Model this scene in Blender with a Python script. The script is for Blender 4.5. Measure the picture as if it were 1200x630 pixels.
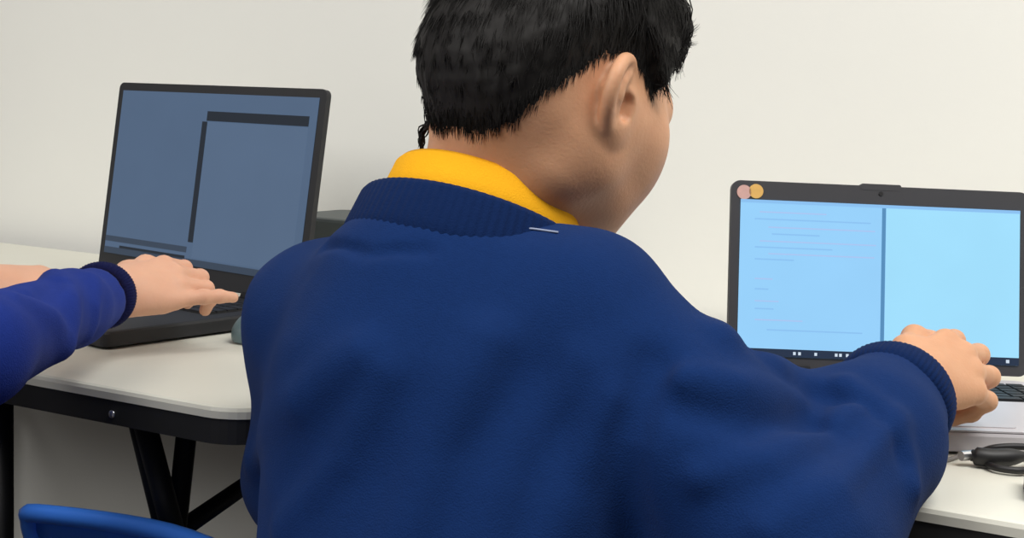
import bpy, bmesh, math, random
import numpy as np
from mathutils import Vector, Matrix
random.seed(4)
Q_ = 1.0                                   # mesh cell size factor
RNG = np.random.default_rng(7)
for o in list(bpy.data.objects):
    bpy.data.objects.remove(o, do_unlink=True)
scene = bpy.context.scene
COL = scene.collection
R = math.radians

# ------------------------------------------------------------------ camera
# world: X along the wall to the right, Y towards the wall, Z up (metres)
TZ = 0.72                                  # table top height
F_PX, PITCH, ROLL, YAW, CAM_H = 1500.0, 0.1186, 0.0451, 0.4635, 0.2382
CAM = np.array([0.0, 0.0, TZ + CAM_H])
FWD = np.array([-math.sin(YAW)*math.cos(PITCH), math.cos(YAW)*math.cos(PITCH), -math.sin(PITCH)])
_rt = np.array([math.cos(YAW), math.sin(YAW), 0.0]); _up = np.cross(_rt, FWD)
CR = _rt*math.cos(ROLL) + _up*math.sin(ROLL)
CU = -_rt*math.sin(ROLL) + _up*math.cos(ROLL)
cam_data = bpy.data.cameras.new('camera')
cam_data.sensor_width = 36.0; cam_data.lens = 36.0*F_PX/1200.0
cam_data.clip_start = 0.05
cam = bpy.data.objects.new('camera', cam_data); COL.objects.link(cam)
cam.matrix_world = Matrix(((CR[0], CU[0], -FWD[0], CAM[0]), (CR[1], CU[1], -FWD[1], CAM[1]),
                           (CR[2], CU[2], -FWD[2], CAM[2]), (0, 0, 0, 1)))
scene.camera = cam

# ------------------------------------------------------------------ light
scene.view_settings.view_transform = 'Standard'
scene.view_settings.look = 'None'
scene.view_settings.gamma = 1.0
scene.view_settings.use_curve_mapping = False
scene.view_settings.exposure = 0.0
world = bpy.data.worlds.new('room_ambient'); scene.world = world; world.use_nodes = True
bg = world.node_tree.nodes['Background']
bg.inputs[0].default_value = (1.0, 0.985, 0.96, 1); bg.inputs[1].default_value = 0.12
def area(name, loc, target, sx, sy, power, col=(1, .985, .955)):
    l = bpy.data.lights.new(name, 'AREA'); l.shape = 'RECTANGLE'; l.size = sx; l.size_y = sy
    l.energy = power; l.color = col
    o = bpy.data.objects.new(name, l); COL.objects.link(o); o.location = loc
    o.rotation_euler = (Vector(target) - Vector(loc)).to_track_quat('-Z', 'Y').to_euler()
    return o
# ceiling panels of the classroom overhead, then an added key light lower down
area('overhead_light', (-1.0, -0.7, 2.7), (-1.0, -0.7, 0), 1.6, 1.0, 30)
area('overhead_light', (0.9, 0.50, 2.7), (0.9, 0.50, 0), 1.6, 0.9, 54)
area('overhead_light', (-2.3, -2.1, 2.4), (-0.6, 0.7, 0.9), 1.8, 1.2, 52)  # added key light, below the ceiling and tilted to reach the boy's neck

# ------------------------------------------------------------------ helpers
def nrm(v):
    v = np.asarray(v, float); return v/np.linalg.norm(v)
def P(px, py, d):
    """point seen at a photo pixel at depth d along the optical axis"""
    return CAM + d*(FWD + CR*((px-600)/F_PX) - CU*((py-315)/F_PX))
def ray(px, py):
    return FWD + CR*((px-600)/F_PX) - CU*((py-315)/F_PX)
def onz(px, py, z):
    r = ray(px, py); return CAM + r*((z - CAM[2])/r[2])
def ony(px, py, y):
    r = ray(px, py); return CAM + r*((y - CAM[1])/r[1])
def camv(x, y, z):
    """direction: x right, y up, z away (camera heading)"""
    return CR*x + CU*y + FWD*z

def mat(name, col, rough=0.6, metal=0.0, noise=0.0, nscale=40, bump=0.0, bscale=300, emit=None, estr=1.0, spec=0.5, sheen=0.0):
    m = bpy.data.materials.new(name); m.use_nodes = True
    nt = m.node_tree; b = nt.nodes['Principled BSDF']
    c4 = (*col, 1)
    b.inputs['Base Color'].default_value = c4
    b.inputs['Roughness'].default_value = rough; b.inputs['Metallic'].default_value = metal
    b.inputs['Specular IOR Level'].default_value = spec
    if sheen:
        b.inputs['Sheen Weight'].default_value = sheen
        b.inputs['Sheen Roughness'].default_value = 0.5
    tc = nt.nodes.new('ShaderNodeTexCoord')
    if noise:
        n = nt.nodes.new('ShaderNodeTexNoise'); n.inputs['Scale'].default_value = nscale; n.inputs['Detail'].default_value = 5
        nt.links.new(tc.outputs['Object'], n.inputs['Vector'])
        mx = nt.nodes.new('ShaderNodeMix'); mx.data_type = 'RGBA'
        mx.inputs[6].default_value = tuple(c*(1-noise) for c in col) + (1,)
        mx.inputs[7].default_value = tuple(min(1, c*(1+noise)) for c in col) + (1,)
        nt.links.new(n.outputs[0], mx.inputs[0]); nt.links.new(mx.outputs[2], b.inputs['Base Color'])
    if bump:
        n2 = nt.nodes.new('ShaderNodeTexNoise'); n2.inputs['Scale'].default_value = bscale; n2.inputs['Detail'].default_value = 3
        nt.links.new(tc.outputs['Object'], n2.inputs['Vector'])
        bp = nt.nodes.new('ShaderNodeBump'); bp.inputs['Strength'].default_value = bump; bp.inputs['Distance'].default_value = 0.002
        nt.links.new(n2.outputs[0], bp.inputs['Height']); nt.links.new(bp.outputs[0], b.inputs['Normal'])
    if emit:
        b.inputs['Emission Color'].default_value = (*emit, 1); b.inputs['Emission Strength'].default_value = estr
    return m
def s2l(r, g, b):
    f = lambda c: (c/255/12.92) if c/255 <= .04045 else ((c/255+.055)/1.055)**2.4
    return (f(r), f(g), f(b))

def link(name, me, parent=None, m=None, smooth=False):
    o = bpy.data.objects.new(name, me); COL.objects.link(o)
    if m: me.materials.append(m)
    if smooth:
        me.polygons.foreach_set('use_smooth', [True]*len(me.polygons))
    if parent is not None:
        o.parent = parent
    return o
def from_bm(name, bm, m, parent=None, smooth=False):
    bmesh.ops.recalc_face_normals(bm, faces=bm.faces[:])
    me = bpy.data.meshes.new(name); bm.to_mesh(me); bm.free()
    return link(name, me, parent, m, smooth)
def tag(o, label=None, cat=None, group=None, kind=None):
    if label: o['label'] = label
    if cat: o['category'] = cat
    if group: o['group'] = group
    if kind: o['kind'] = kind
    return o
def empty(name, loc, rot=0.0):
    o = bpy.data.objects.new(name, None); COL.objects.link(o); o.location = loc; o.rotation_euler = (0, 0, rot)
    o.empty_display_size = 0.05
    return o
def box(bm, lo, hi, M=None, bev=0.0, seg=2):
    vs = [bm.verts.new((x, y, z)) for x in (lo[0], hi[0]) for y in (lo[1], hi[1]) for z in (lo[2], hi[2])]
    fs = [(0, 1, 3, 2), (4, 6, 7, 5), (0, 4, 5, 1), (2, 3, 7, 6), (0, 2, 6, 4), (1, 5, 7, 3)]
    faces = [bm.faces.new([vs[i] for i in f]) for f in fs]
    if bev:
        ed = list({e for f in faces for e in f.edges})
        r = bmesh.ops.bevel(bm, geom=ed, offset=bev, segments=seg, affect='EDGES', profile=0.5)
        vs = list({v for f in r['faces'] for v in f.verts} | {v for v in vs if v.is_valid})
    if M is not None:
        for v in vs: v.co = M @ v.co
    return vs
def rounded_slab(bm, x0, x1, y0, y1, z0, z1, rad, seg=8, bev=0.0, M=None, rads=None):
    rads = rads or (rad,)*4
    pts = []
    for (cx, cy, a0, r) in ((x1-rads[0], y1-rads[0], 0, rads[0]), (x0+rads[1], y1-rads[1], 90, rads[1]),
                            (x0+rads[2], y0+rads[2], 180, rads[2]), (x1-rads[3], y0+rads[3], 270, rads[3])):
        for k in range(seg+1):
            a = R(a0 + 90*k/seg); pts.append((cx + r*math.cos(a), cy + r*math.sin(a)))
    cxm, cym = (x0+x1)/2, (y0+y1)/2
    rings = []
    if bev:
        prof = [(z0, 0), (z1-bev, 0), (z1-bev*.3, bev*.3), (z1, bev)]
    else:
        prof = [(z0, 0), (z1, 0)]
    for z, ins in prof:
        ring = []
        for x, y in pts:
            dx = (x-cxm); dy = (y-cym)
            ring.append(bm.verts.new((x - math.copysign(min(ins, abs(dx)), dx), y - math.copysign(min(ins, abs(dy)), dy), z)))
        rings.append(ring)
    n = len(pts); allv = [v for r_ in rings for v in r_]
    for a, b in zip(rings, rings[1:]):
        for i in range(n):
            bm.faces.new((a[i], a[(i+1) % n], b[(i+1) % n], b[i]))
    bm.faces.new(list(reversed(rings[0]))); bm.faces.new(rings[-1])
    if M is not None:
        for v in allv: v.co = M @ v.co
def tube(bm, pts, rad, n=10, caps=True):
    pts = [np.asarray(p, float) for p in pts]
    rads = rad if hasattr(rad, '__len__') else [rad]*len(pts)
    prev = None; rings = []
    for i, p in enumerate(pts):
        t = nrm((pts[min(i+1, len(pts)-1)] - pts[max(i-1, 0)]))
        if prev is None:
            a = np.array([0, 0, 1.0]) if abs(t[2]) < .9 else np.array([1.0, 0, 0])
            u = nrm(np.cross(t, a))
        else:
            u = nrm(prev - t*(prev @ t))
        prev = u; w = np.cross(t, u)
        rings.append([bm.verts.new(p + rads[i]*(u*math.cos(2*math.pi*k/n) + w*math.sin(2*math.pi*k/n))) for k in range(n)])
    for a, b in zip(rings, rings[1:]):
        for k in range(n):
            bm.faces.new((a[k], a[(k+1) % n], b[(k+1) % n], b[k]))
    if caps:
        bm.faces.new(list(reversed(rings[0]))); bm.faces.new(rings[-1])
def smooth_path(pts, n=8):
    pts = [np.asarray(p, float) for p in pts]; out = []
    Q = [2*pts[0]-pts[1]] + pts + [2*pts[-1]-pts[-2]]
    for i in range(1, len(Q)-2):
        for k in range(n):
            t = k/n
            a, b, c, d = Q[i-1], Q[i], Q[i+1], Q[i+2]
            out.append(.5*((2*b) + (-a+c)*t + (2*a-5*b+4*c-d)*t*t + (-a+3*b-3*c+d)*t**3))
    out.append(pts[-1]); return out

# ------------------------------------------------------------------ implicit surfaces
def smin(a, b, k):
    if k <= 0: return np.minimum(a, b)
    h = np.maximum(k - np.abs(a-b), 0)/k
    return np.minimum(a, b) - h*h*k*.25
def smax(a, b, k): return -smin(-a, -b, k)
def rcone(a, b, r1, r2):
    a = np.asarray(a, float); b = np.asarray(b, float); ba = b-a; l2 = ba @ ba + 1e-12; rr = r1-r2; a2 = max(l2-rr*rr, 1e-12); il2 = 1/l2
    def f(p):
        pa = p-a; y = pa @ ba; z = y-l2
        x2 = ((pa*l2 - y[:, None]*ba)**2).sum(1); y2 = y*y*l2; z2 = z*z*l2
        k = np.sign(rr)*rr*rr*x2
        d = (np.sqrt(np.maximum(x2*a2*il2, 0)) + y*rr)*il2 - r1
        c1 = np.sign(z)*a2*z2 > k
        c2 = np.sign(y)*a2*y2 < k
        d = np.where(c2, np.sqrt(np.maximum((x2+y2)*il2*il2*l2, 0) if False else ((pa**2).sum(1))) - r1, d)
        d = np.where(c1, np.sqrt(((p-b)**2).sum(1)) - r2, d)
        return d
    f.bs = ((a+b)/2, math.sqrt(l2)/2 + max(r1, r2))
    return f
def ellip(c, rad, M=None):
    c = np.asarray(c, float); rad = np.asarray(rad, float)
    def f(p):
        q = p-c
        if M is not None: q = q @ M            # columns of M are the local axes
        k0 = np.sqrt(((q/rad)**2).sum(1)); k1 = np.sqrt(((q/rad**2)**2).sum(1))+1e-9
        return k0*(k0-1)/k1
    f.bs = (c, rad.max())
    return f
class Field:
    def __init__(self): self.items = []
    def add(self, f, k=0.02): self.items.append(('u', f, k)); return self
    def sub(self, f, k=0.005): self.items.append(('s', f, k)); return self
    def disp(self, f): self.items.append(('d', f, 0)); return self
    def __call__(self, p):
        d = np.full(len(p), 10.0)
        if len(p) == 0: return d
        lo_, hi_ = p.min(0), p.max(0); pc = (lo_+hi_)/2; pr = np.linalg.norm(hi_-lo_)/2
        for op, f, k in self.items:
            bs = getattr(f, 'bs', None)
            if len(p) > 8 and bs is not None and np.linalg.norm(pc-bs[0]) - pr - bs[1] > .09: continue
            if op == 'u': d = smin(d, f(p), k)
            elif op == 's': d = smax(d, -f(p), k)
            else: d = d + f(p, d)
        return d
def chunked(f, p, n=4000, cell=.07):
    if len(p) == 0: return np.zeros(0)
    c = np.floor((p-p.min(0))/cell).astype(np.int64); o = np.argsort((c[:, 0]*1000+c[:, 1])*1000+c[:, 2], kind='stable')
    out = np.empty(len(p)); ps = p[o]
    out[o] = np.concatenate([f(ps[i:i+n]) for i in range(0, len(p), n)]); return out
def surface(f, lo, hi, h, B=8, project=2, slack=1.25):
    h = h*Q_
    """surface nets over a sparse set of blocks; returns verts, quads"""
    lo = np.asarray(lo, float); hi = np.asarray(hi, float)
    nb = np.ceil((hi-lo)/(h*B)).astype(int)
    g = np.stack(np.meshgrid(*[np.arange(n) for n in nb], indexing='ij'), -1).reshape(-1, 3)
    dc = chunked(f, lo + (g+.5)*h*B)
    keep = g[np.abs(dc) < h*B*.87*slack + .006]
    N = nb*B + 2
    key = lambda ijk: (ijk[..., 0]*N[1] + ijk[..., 1])*N[2] + ijk[..., 2]
    loc = np.stack(np.meshgrid(*[np.arange(B+1)]*3, indexing='ij'), -1)
    ck, cv, quads = [], [], []
    corners = [(i, j, k) for i in (0, 1) for j in (0, 1) for k in (0, 1)]
    edges = [(a, b) for a in range(8) for b in range(a+1, 8) if sum(abs(np.array(corners[a])-np.array(corners[b]))) == 1]
    ed = []
    sb = keep//4; keep = keep[np.argsort((sb[:, 0]*1000+sb[:, 1])*1000+sb[:, 2], kind='stable')]
    for s in range(0, len(keep), 12):
        kb = keep[s:s+12]
        idx = kb[:, None, None, None, :]*B + loc[None]
        D = f((lo + idx.reshape(-1, 3)*h)).reshape(len(kb), B+1, B+1, B+1)
        c = [D[:, i:i+B, j:j+B, k:k+B] for i, j, k in corners]
        neg = sum((x < 0).astype(int) for x in c)
        act = (neg > 0) & (neg < 8)
        w = np.argwhere(act)
        if len(w) == 0: continue
        vals = np.stack([x[act] for x in c], 1)
        acc = np.zeros((len(w), 3)); cnt = np.zeros(len(w))
        for a, b in edges:
            va, vb = vals[:, a], vals[:, b]
            m = (va < 0) != (vb < 0)
            t = np.where(m, va/(va-vb+1e-20), 0)
            pa = np.array(corners[a], float); pb = np.array(corners[b], float)
            acc += np.where(m[:, None], pa + t[:, None]*(pb-pa), 0); cnt += m
        ijk = kb[w[:, 0]]*B + w[:, 1:]
        ck.append(key(ijk)); cv.append(lo + (ijk + acc/cnt[:, None])*h)
        for ax in range(3):
            sl0 = [slice(0, B)]*3; sl1 = list(sl0); sl1[ax] = slice(1, B+1)
            A = D[(slice(None), *sl0)]; Bv = D[(slice(None), *sl1)]
            e = np.argwhere((A < 0) != (Bv < 0))
            if len(e):
                sgn = A[tuple(e.T)] < 0
                ed.append((ax, kb[e[:, 0]]*B + e[:, 1:], sgn))
    ck = np.concatenate(ck); cv = np.concatenate(cv)
    o = np.argsort(ck); ck = ck[o]; cv = cv[o]
    for ax, ijk, sgn in ed:
        u, v = [(1, 2), (2, 0), (0, 1)][ax]
        q = []
        ok = np.ones(len(ijk), bool)
        for du, dv in ((0, 0), (-1, 0), (-1, -1), (0, -1)):
            t = ijk.copy(); t[:, u] += du; t[:, v] += dv
            k = key(t); pos = np.clip(np.searchsorted(ck, k), 0, len(ck)-1)
            ok &= (ck[pos] == k); q.append(pos)
        q = np.stack(q, 1); q[~sgn] = q[~sgn][:, ::-1]
        quads.append(q[ok])
    quads = np.concatenate(quads)
    for _ in range(project):
        e = h*.5; d = chunked(f, cv)
        gr = np.stack([chunked(f, cv+np.eye(3)[i]*e) - chunked(f, cv-np.eye(3)[i]*e) for i in range(3)], 1)/(2*e)
        g2 = (gr**2).sum(1)+1e-6
        st = -(d/g2)[:, None]*gr
        L = np.linalg.norm(st, axis=1, keepdims=True); st *= np.minimum(1, h*.6/(L+1e-9))
        cv = cv + st*.8
    return cv, quads
def mesh_np(name, v, q, m=None, parent=None, smooth=True):
    me = bpy.data.meshes.new(name)
    me.vertices.add(len(v)); me.vertices.foreach_set('co', np.asarray(v, np.float32).ravel())
    me.loops.add(q.size); me.loops.foreach_set('vertex_index', np.asarray(q, np.int32).ravel())
    me.polygons.add(len(q)); me.polygons.foreach_set('loop_start', np.arange(0, q.size, q.shape[1], dtype=np.int32))
    me.update(calc_edges=True); me.validate()
    return link(name, me, parent, m, smooth)
def trace(f, px, py, d0=.4):
    r = ray(px, py); t = d0
    for _ in range(120):
        d = f((CAM + r*t)[None])[0]
        t += d*.7
        if abs(d) < 1e-4 or t > 3: break
    return CAM + r*t

# ------------------------------------------------------------------ materials
M_wall = mat('painted_wall', s2l(240, 239, 233), .7, noise=.012, nscale=3, bump=.05, bscale=180)
M_floor = mat('grey_carpet_floor', s2l(74, 66, 58), .95, noise=.2, nscale=120, bump=.5, bscale=500)
M_skirt = mat('skirting_paint', s2l(96, 90, 84), .6)
M_top = mat('white_laminate', s2l(226, 224, 211), .45, noise=.012, nscale=25)
M_black = mat('black_frame_metal', s2l(30, 30, 32), .5, noise=.1, nscale=60)
M_edge = mat('black_table_edging', s2l(36, 36, 36), .55, noise=.15, nscale=50)
M_lapblack = mat('black_laptop_plastic', s2l(34, 34, 37), .55, noise=.05, nscale=80)
M_lapdark = mat('dark_grey_laptop_plastic', s2l(58, 58, 62), .5, noise=.05, nscale=80)
M_silver = mat('silver_palmrest', s2l(196, 192, 196), .4, noise=.02, nscale=80)
M_key = mat('black_keys', s2l(30, 30, 33), .5, noise=.05)
M_blue = mat('blue_chair_plastic', s2l(68, 138, 250), .38, noise=.03, nscale=30)
M_chrome = mat('steel_bolt', (.7, .7, .72), .3, metal=1.0)
M_boxdark = mat('dark_green_grey_case', s2l(66, 72, 74), .6, noise=.06, nscale=30)
M_boxlid = mat('grey_case_lid', s2l(84, 90, 90), .55, noise=.05, nscale=30)
M_mouse = mat('grey_teal_mouse_plastic', s2l(98, 120, 126), .4, noise=.03)
M_cable = mat('black_cable_rubber', s2l(26, 25, 27), .5, noise=.05)
M_steelgrey = mat('grey_cable', s2l(128, 124, 122), .45, noise=.05)
M_navy = mat('navy_knit', s2l(18, 44, 92), .92, noise=.10, nscale=220, bump=.35, bscale=900, spec=.06, sheen=.03)
M_navyrib = mat('navy_rib_knit', s2l(14, 35, 76), .92, noise=.10, nscale=220, bump=.35, bscale=900, spec=.06, sheen=.03)
M_royal = mat('royal_blue_knit', s2l(31, 51, 128), .92, noise=.10, nscale=220, bump=.35, bscale=900, spec=.06, sheen=.04)
M_royalrib = mat('dark_blue_rib_knit', s2l(20, 24, 66), .92, noise=.10, nscale=220, bump=.3, bscale=900, spec=.15)
M_yellow = mat('yellow_polo_cotton', s2l(250, 180, 26), .85, noise=.04, nscale=200, bump=.25, bscale=900, spec=.2)
M_whitepipe = mat('white_piping', s2l(150, 160, 184), .8)
M_trouser = mat('charcoal_trousers', s2l(44, 46, 54), .9, noise=.1, nscale=200, bump=.3, bscale=700, spec=.2)
M_shoe = mat('black_shoe_leather', s2l(26, 25, 25), .45)
M_lip = mat('lip_skin', s2l(178, 104, 92), .5)
M_eye = mat('eye_white', s2l(228, 224, 220), .2)
M_iris = mat('dark_brown_iris', s2l(40, 26, 18), .2)
def skin(name, col, col2):
    m = mat(name, col, .52, bump=.12, bscale=420, spec=.35)
    nt = m.node_tree; b = nt.nodes['Principled BSDF']
    n = nt.nodes.new('ShaderNodeTexNoise'); n.inputs['Scale'].default_value = 38; n.inputs['Detail'].default_value = 6
    tc = nt.nodes['Texture Coordinate']; nt.links.new(tc.outputs['Object'], n.inputs['Vector'])
    mx = nt.nodes.new('ShaderNodeMix'); mx.data_type = 'RGBA'
    mx.inputs[6].default_value = (*col, 1); mx.inputs[7].default_value = (*col2, 1)
    nt.links.new(n.outputs[0], mx.inputs[0]); nt.links.new(mx.outputs[2], b.inputs['Base Color'])
    b.inputs['Subsurface Weight'].default_value = .12
    b.inputs['Subsurface Radius'].default_value = (.010, .004, .002)
    b.inputs['Subsurface Scale'].default_value = .6
    return m
M_skin = skin('skin', s2l(200, 146, 111), s2l(218, 166, 130))
M_skin2 = skin('paler_skin', s2l(214, 160, 132), s2l(228, 178, 150))
M_hair = mat('black_hair', s2l(34, 32, 31), .62, noise=.25, nscale=160, spec=.2)

# ------------------------------------------------------------------ room
YW = 1.5087
def struct(name, bm, m, **k):
    o = from_bm(name, bm, m); o['kind'] = 'structure'; return o
bm = bmesh.new(); box(bm, (-5.2, YW, 0), (3.8, YW+.12, 2.9)); struct('wall_back', bm, M_wall)
bm = bmesh.new(); box(bm, (-5.2, -4.5, -.06), (3.8, YW+.12, 0)); struct('floor', bm, M_floor)
bm = bmesh.new(); box(bm, (-5.2, YW-.012, 0), (3.8, YW, .09), bev=.003); struct('baseboard_back', bm, M_skirt)

# ------------------------------------------------------------------ folding tables
def folding_table(name, label, x0, x1, yf, yb, legs):
    t = empty(name, ((x0+x1)/2, (yf+yb)/2, 0)); tag(t, label, 'table')
    ox, oy = (x0+x1)/2, (yf+yb)/2
    def L(p): return (p[0]-ox, p[1]-oy, p[2])
    bm = bmesh.new(); rounded_slab(bm, x0-ox, x1-ox, yf-oy, yb-oy, TZ-.010, TZ, .045, 10, bev=.004)
    from_bm('table_top', bm, M_top, t)
    bm = bmesh.new(); rounded_slab(bm, x0-ox+.001, x1-ox-.001, yf-oy+.001, yb-oy-.001, TZ-.031, TZ-.010, .045, 10)
    from_bm('edge_frame', bm, M_edge, t)
    for kind, pts, r in legs:
        bm = bmesh.new(); tube(bm, [L(p) for p in pts], r, 12); from_bm(kind, bm, M_black, t, smooth=True)
    return t
yFL, yFR = .784, .842
XL1 = ony(292, 487, yFL)[0]                  # right end of the left table
XL0 = XL1 - 1.22
zu = TZ-.031
def leg_frame(xe, sgn, yf, yb, xin=.22):
    """folding leg pair near one end, with a cross bar, foot bar and two braces"""
    xl = xe - sgn*.12; out = []
    for y in (yf+.09, yb-.09):
        out.append(('leg', [(xl, y, zu), (xl + sgn*.02, y, .012)], .0125))
    out.append(('cross_bar', [(xl+sgn*.004, yf+.09, .52), (xl+sgn*.004, yb-.09, .52)], .009))
    out.append(('foot_bar', [(xl+sgn*.02, yf+.05, .014), (xl+sgn*.02, yb-.05, .014)], .0135))
    out.append(('brace', [(xl-sgn*xin, (yf+yb)/2, zu), (xl+sgn*.004, (yf+yb)/2, .52)], .009))
    return out
# the visible right-hand leg frame of the left table, measured from the photograph
yB = yFL + .10
B1 = ony(218, 512, yB); B2 = ony(206, 625, yB)
A1 = ony(172, 505, yB-.035); A2 = ony(203, 622, yB-.030)
A1b = ony(163, 503, yB-.02); A2b = ony(192, 622, yB-.012)
def ext(p, q, z):
    p = np.asarray(p); q = np.asarray(q); return p + (q-p)*((z-p[2])/(q[2]-p[2]))
D2 = ony(230, 630, yB); D1 = onz(283, 587, D2[2])        # bar joining the two legs
D3 = D2 + (D1-D2)*((yFL+.59-D2[1])/(D1[1]-D2[1]))
legsL = [('leg', [ext(B1, B2, zu), ext(B1, B2, .012)], .0095),
         ('brace', [ext(A1, A2, zu), ext(A1, A2, .50)], .0105),
         ('brace', [ext(A1b, A2b, zu), ext(A1b, A2b, .50)], .0085),
         ('leg', [(D3[0], D3[1], zu), (D3[0]+.02, D3[1], .012)], .0125),
         ('cross_bar', [ext(B1, B2, D2[2]), D3], .009),
         ('foot_bar', [(ext(B1, B2, .012)[0], yB-.04, .012), (D3[0]+.02, yFL+.62, .012)], .012)]
legsL += leg_frame(XL0, -1, yFL, yFL+.68)
pl = ony(2, 560, yFL+.06)
legsL += [('leg', [(pl[0], pl[1], zu), (pl[0], pl[1], .012)], .011)]
tabL = folding_table('folding_table', 'white-topped folding table with black edge and rounded corner, under the black laptop at left',
                     XL0, XL1, yFL, yFL+.68, legsL)
bl = ony(131, 485, yFL)
bm = bmesh.new(); bmesh.ops.create_uvsphere(bm, u_segments=12, v_segments=8, radius=.0035, matrix=Matrix.Translation(bl-np.array([(XL0+XL1)/2, yFL+.34, 0])) @ Matrix.Diagonal((1, .45, 1, 1)))
from_bm('bolt', bm, M_chrome, tabL, True)
XR0 = XL1 + .015; XR1 = XR0 + 1.22
legsR = leg_frame(XR0, -1, yFR, yFR+.655) + leg_frame(XR1, 1, yFR, yFR+.655)
tabR = folding_table('folding_table', 'white-topped folding table at right, under the laptop with the bright blue screen',
                     XR0, XR1, yFR, yFR+.655, legsR)

# ------------------------------------------------------------------ laptops
class Lap: pass
def laptop(name, label, x, y, yaw, tilt, w, d, t, lh, shell, deckmat, keymat, deckcover=None, basemat=None):
    L = Lap(); L.o = empty(name, (x, y, TZ), yaw); tag(L.o, label, 'laptop')
    L.w, L.lh, L.t, L.tilt = w, lh, t, tilt
    bm = bmesh.new(); rounded_slab(bm, -w/2, w/2, -d, .008, .003, t, .010, 5, bev=.003)
    L.base = from_bm('base', bm, basemat or shell, L.o)
    for sx in (-1, 1):
        for yy in (-d+.02, -.02):
            bm = bmesh.new(); bmesh.ops.create_cone(bm, cap_ends=True, segments=12, radius1=.005, radius2=.006, depth=.003, matrix=Matrix.Translation((sx*(w/2-.03), yy, .0015)))
            from_bm('rubber_foot', bm, M_cable, L.base)
    if deckcover:
        bm = bmesh.new(); rounded_slab(bm, -w/2+.001, w/2-.001, -d+.001, -d*.46, t, t+.0012, .009, 5); from_bm('palm_rest', bm, deckcover, L.base)
    # keyboard: a shallow tray with rows of raised keys
    bm = bmesh.new(); k0, k1 = -d*.44, -.022; kw = w*.44
    box(bm, (-kw, k0, t), (kw, k1, t+.0008))
    rows = 6; ch = (k1-k0)/rows
    for r_ in range(rows):
        n = 15 if r_ < 5 else 9
        cw = 2*kw/n
        for c in range(n):
            if r_ == 5 and c == 4:
                pass
            box(bm, (-kw+c*cw+.0012, k1-(r_+1)*ch+.0012, t+.0008), (-kw+(c+1)*cw-.0012, k1-r_*ch-.0012, t+.0026))
    L.keys = from_bm('keyboard', bm, keymat, L.base)
    bm = bmesh.new(); rounded_slab(bm, -w*.16, w*.16, -d+.012, -d*.50, t+.0012, t+.0020, .004, 3)
    L.pad = from_bm('touchpad', bm, deckmat, L.base)
    # hinge barrels
    for sx in (-1, 1):
        bm = bmesh.new(); tube(bm, [(sx*w*.30-.02, .004, t+.001), (sx*w*.30+.02, .004, t+.001)], .0055, 10); from_bm('hinge', bm, M_cable, L.base, True)
    # lid: local x across, y up the lid, z towards the user
    L.lid_e = Matrix.Translation((0, .004, t)) @ Matrix.Rotation(R(90)-tilt, 4, 'X')
    bm = bmesh.new(); rounded_slab(bm, -w/2, w/2, .004, lh, -.007, 0, .008, 5, M=L.lid_e)
    L.lid = from_bm('lid', bm, shell, L.o)
    L.world = Matrix.Translation((x, y, TZ)) @ Matrix.Rotation(yaw, 4, 'Z') @ L.lid_e
    return L
def lid_uv(L, px, py):
    """where the sight line through a photo pixel meets the lid: (across, up)"""
    Mi = L.world.inverted(); o = Mi @ Vector(CAM); d = (Mi.to_3x3() @ Vector(ray(px, py)))
    s = -o.z/d.z; q = o + d*s; return q.x, q.y
def lid_poly(L, name, pts, m, parent, z0=.0004, z1=.0010):
    bm = bmesh.new()
    a = [bm.verts.new(L.lid_e @ Vector((x, y, z0))) for x, y in pts]; b = [bm.verts.new(L.lid_e @ Vector((x, y, z1))) for x, y in pts]
    n = len(pts)
    bm.faces.new(a[::-1]); bm.faces.new(b)
    for i in range(n): bm.faces.new((a[i], a[(i+1) % n], b[(i+1) % n], b[i]))
    return from_bm(name, bm, m, parent)
def rect(x0, y0, x1, y1): return [(x0, y0), (x1, y0), (x1, y1), (x0, y1)]
def rects(L, name, rs, m, parent, z0, z1):
    for (x0, y0, x1, y1) in rs:
        bm = bmesh.new(); box(bm, (x0, y0, z0), (x1, y1, z1), L.lid_e); from_bm(name, bm, m, parent)
def emis(name, col, s=1.0, noise=0, gloss=.35):
    m = bpy.data.materials.new(name); m.use_nodes = True; nt = m.node_tree; b = nt.nodes['Principled BSDF']
    b.inputs['Base Color'].default_value = (.01, .01, .012, 1); b.inputs['Roughness'].default_value = gloss
    b.inputs['Specular IOR Level'].default_value = .25
    b.inputs['Emission Color'].default_value = (*col, 1); b.inputs['Emission Strength'].default_value = s
    if noise:
        tc = nt.nodes.new('ShaderNodeTexCoord'); n = nt.nodes.new('ShaderNodeTexNoise'); n.inputs['Scale'].default_value = 14
        nt.links.new(tc.outputs['Object'], n.inputs['Vector'])
        mx = nt.nodes.new('ShaderNodeMix'); mx.data_type = 'RGBA'
        mx.inputs[6].default_value = tuple(c*(1-noise) for c in col)+(1,); mx.inputs[7].default_value = tuple(c*(1+noise) for c in col)+(1,)
        nt.links.new(n.outputs[0], mx.inputs[0]); nt.links.new(mx.outputs[2], b.inputs['Emission Color'])
    return m
E_L = emis('dim_blue_screen', s2l(80, 101, 128), .95, .06)
E_L2 = emis('dim_blue_window', s2l(84, 105, 132), .95, .05)
E_Ldark = emis('dark_screen_bar', s2l(34, 42, 52), .8)
E_Lmid = emis('slate_screen_bar', s2l(60, 74, 92), .8)  # slate tone of the status bar and taskbar
E_R = emis('bright_blue_page', s2l(150, 208, 250), 1.0, .05)
E_R2 = emis('bright_cyan_page', s2l(160, 222, 252), 1.0, .05)
E_Rline = emis('blue_window_border', s2l(84, 140, 186), 1.0)
E_Rtext = emis('screen_text', s2l(138, 192, 240), 1.0)
E_Rtext2 = emis('screen_text_pink', s2l(168, 196, 240), 1.0)
E_Rbar = emis('dark_taskbar', s2l(34, 52, 78), .8)
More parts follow.
